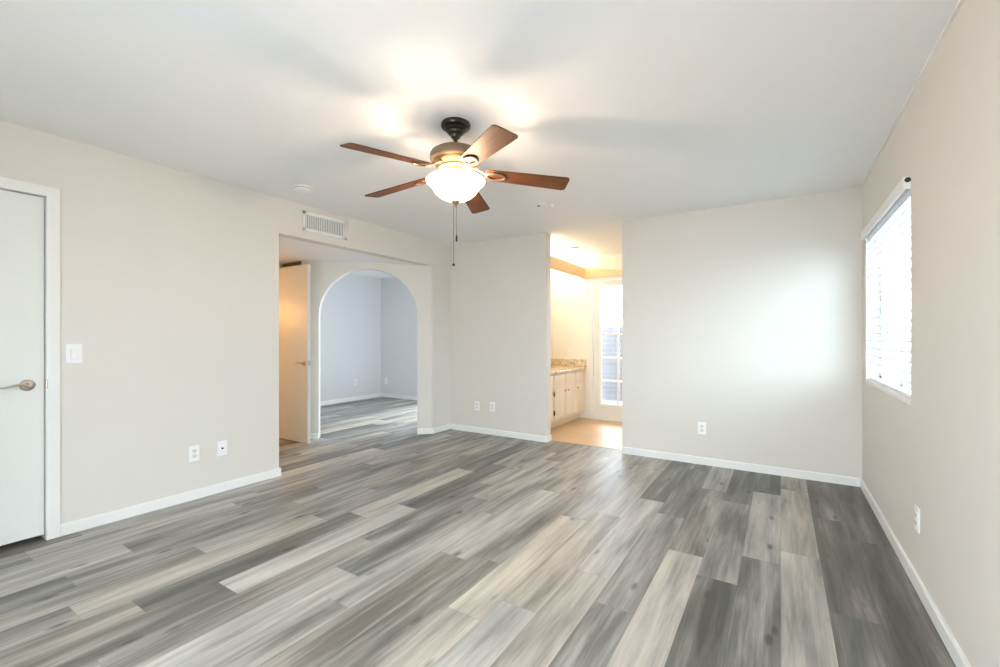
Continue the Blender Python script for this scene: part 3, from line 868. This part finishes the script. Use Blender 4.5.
# two base-up bulbs inside the bowl: more light sideways than straight up past the socket
for bx, by in ((0.035, 0.015), (-0.035, -0.015)):
    l = bpy.data.lights.new('fan_bulb', 'POINT'); l.energy = 8.5; l.color = (1.0, 0.77, 0.57); l.shadow_soft_size = 0.018
    o = bpy.data.objects.new('fan_bulb', l); COL.objects.link(o); o.parent = fan; o.location = (bx, by, -0.412)
    l.use_nodes = True
    nt = l.node_tree; em = nt.nodes['Emission']
    tcn = nd(nt, 'ShaderNodeTexCoord'); sx = nd(nt, 'ShaderNodeSeparateXYZ'); nt.links.new(tcn.outputs['Normal'], sx.inputs[0])
    ab = nd(nt, 'ShaderNodeMath', operation='ABSOLUTE'); nt.links.new(sx.outputs[2], ab.inputs[0])
    mxn = nd(nt, 'ShaderNodeMath', operation='MAXIMUM'); mxn.inputs[1].default_value = 0.3; nt.links.new(ab.outputs[0], mxn.inputs[0])
    pw = nd(nt, 'ShaderNodeMath', operation='POWER'); pw.inputs[1].default_value = -1.5; nt.links.new(mxn.outputs[0], pw.inputs[0])
    sc = nd(nt, 'ShaderNodeMath', operation='MULTIPLY'); sc.inputs[1].default_value = 0.4; nt.links.new(pw.outputs[0], sc.inputs[0])
    nt.links.new(sc.outputs[0], em.inputs['Strength'])

# ------------------------------------------------------------------ bathroom furniture
VX = -2.50
va = empty('vanity_cabinet', (-2.77, 5.53, 0)); tag(va, 'cream bathroom vanity cabinet with panelled doors and dark hinges', 'vanity')
m = MB(); m.box((-3.045, 4.76, 0.10), (VX - 0.018, 6.315, 0.735)); m.box((-3.045, 4.76, 0), (-2.587, 6.315, 0.10)); kid(m.build('body', M['cabinet'], va), va)


def shaker(y0, y1, z0, z1):
    m = MB(); m.box((VX - 0.018, y0, z0), (VX - 0.004, y1, z1), 0.002)
    w = 0.045
    m.box((VX - 0.006, y0, z0), (VX, y0 + w, z1), 0.002); m.box((VX - 0.006, y1 - w, z0), (VX, y1, z1), 0.002)
    m.box((VX - 0.006, y0 + w, z0), (VX, y1 - w, z0 + w), 0.002); m.box((VX - 0.006, y0 + w, z1 - w), (VX, y1 - w, z1), 0.002)
    return m


def knob(parent, y, z):
    m = MB(); m.lathe([(0, 0), (0.008, 0), (0.005, 0.006), (0.006, 0.012), (0.014, 0.018), (0.014, 0.024), (0.006, 0.028), (0, 0.028)], 18, Matrix.Translation((VX, y, z)) @ Matrix.Rotation(R90, 4, 'Y'))
    kid(m.build('knob', M['nickel'], parent, True), va)


for (y0, y1, kn, hy) in ((4.85, 5.225, 5.19, 4.85), (5.25, 5.61, 5.575, 5.25), (5.63, 5.965, 5.668, 5.965), (5.985, 6.30, 6.02, 6.30)):
    d = kid(shaker(y0, y1, 0.135, 0.555).build('door', M['cabinet'], va), va)
    knob(d, kn, 0.49)
    for z in (0.225, 0.475):
        m = MB(); m.box((VX - 0.010, hy - 0.016, z - 0.03), (VX + 0.004, hy + 0.016, z + 0.03), 0.002); m.tube([(VX + 0.004, hy, z - 0.032), (VX + 0.004, hy, z + 0.032)], 0.006, 10)
        tag(kid(m.build('hinge', M['steel_dark'] if hy < 5.3 else M['cabinet'], d), va), 'dark metal hinge' if hy < 5.3 else None)
    dr = MB(); dr.box((VX - 0.018, y0, 0.585), (VX, y1, 0.715), 0.004); dr = kid(dr.build('drawer', M['cabinet'], va), va)
for o in list(bpy.data.objects):
    if o.parent and o.parent.parent is va:
        o.matrix_parent_inverse = Matrix.Identity(4)
ct = MB(); ct.box((-3.045, 4.735, 0.737), (VX + 0.022, 6.316, 0.776), 0.005)
ct = ct.build('countertop', M['granite']); tag(ct, 'speckled granite worktop on the cream bathroom vanity', 'countertop')
m = MB(); m.box((-3.045, 6.295, 0.777), (VX + 0.02, 6.318, 0.885), 0.003); m.box((-3.048, 4.735, 0.777), (-3.025, 6.294, 0.885), 0.003)
tag(m.build('backsplash', M['granite']), 'low speckled granite splash along walls above the vanity worktop', 'backsplash')
mr = empty('vanity_mirror', (-3.045, 5.5, 0.95)); tag(mr, 'frameless mirror on bathroom wall above the vanity', 'mirror')
m = MB(); m.box((-3.048, 4.80, 0.93), (-3.043, 6.22, 2.02)); kid(m.build('mirror_glass', M['mirror'], mr), mr)
m = MB(); m.box((-3.049, 6.22, 0.93), (-3.040, 6.232, 2.02)); kid(m.build('edge_clip', M['nickel'], mr), mr)

# light box above the vanity
lb = empty('vanity_light_box', (-2.77, 5.5, 2.11)); tag(lb, 'wooden fascia light box glowing over the bathroom vanity', 'light box')
m = MB(); m.box((VX - 0.018, 4.73, 2.105), (VX, 6.315, 2.275), 0.002); m.prism([(-2.5, 2.107), (-1.5, 2.118), (-1.5, 2.126), (-2.5, 2.273)], 0.02, Matrix.Translation((0, 6.315, 0)) @ Matrix.Rotation(R90, 4, 'X'))  # tapered piece on the far wall stands for a soft shadow band
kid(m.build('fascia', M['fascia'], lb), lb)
m = MB(); m.box((-3.045, 4.73, 2.118), (VX - 0.02, 6.31, 2.124)); kid(m.build('diffuser', M['diffuser'], lb), lb)
for x in (-2.9, -2.66):
    m = MB(); m.tube([(x, 4.95, 2.165), (x, 6.1, 2.165)], 0.013, 12); kid(m.build('lamp_tube', M['diffuser'], lb), lb)
l = bpy.data.lights.new('cove_tube', 'AREA'); l.shape = 'RECTANGLE'; l.size = 0.3; l.size_y = 1.3; l.energy = 7; l.color = (1.0, 0.82, 0.60)
o = bpy.data.objects.new('cove_tube', l); COL.objects.link(o); o.location = (-2.78, 5.5, 2.20); o.rotation_euler = (math.pi, 0, 0)
bv = empty('bath_ceiling_vent', (-2.40, 5.55, H)); tag(bv, 'small slotted vent on the bathroom ceiling', 'air vent')
m = MB(); m.box((-0.13, -0.06, -0.008), (0.13, 0.06, 0), 0.003); m.build('frame', M['ceiling'], bv)
m = MB()
for k in range(4): m.box((-0.11, -0.045 + k * 0.026, -0.010), (0.11, -0.033 + k * 0.026, -0.0078))
m.build('slots', M['vent_dark'], bv)

# lamp of the small room beyond the hall door
lp = empty('globe_lamp', (-6.2, 2.2, H)); tag(lp, 'warm globe pendant lamp in the room beyond the hall door', 'pendant lamp')
m = MB(); m.lathe([(0, 0), (0.06, 0), (0.06, -0.02), (0.04, -0.03), (0, -0.03)], 28); m.build('base', M['brass'], lp, True)
m = MB(); m.tube([(0, 0, -0.02), (0, 0, -0.64)], 0.004, 8); m.build('cord', M['brass'], lp)
m = MB(); m.lathe([(0, -0.63), (0.04, -0.632), (0.08, -0.66), (0.10, -0.71), (0.08, -0.76), (0.04, -0.788), (0, -0.792)], 28); m.build('lamp_shade', M['globe'], lp, True)
l = bpy.data.lights.new('globe_bulb', 'POINT'); l.energy = 30; l.color = (1.0, 0.5, 0.16); l.shadow_soft_size = 0.1
o = bpy.data.objects.new('globe_bulb', l); COL.objects.link(o); o.parent = lp; o.location = (0, 0, -0.88)
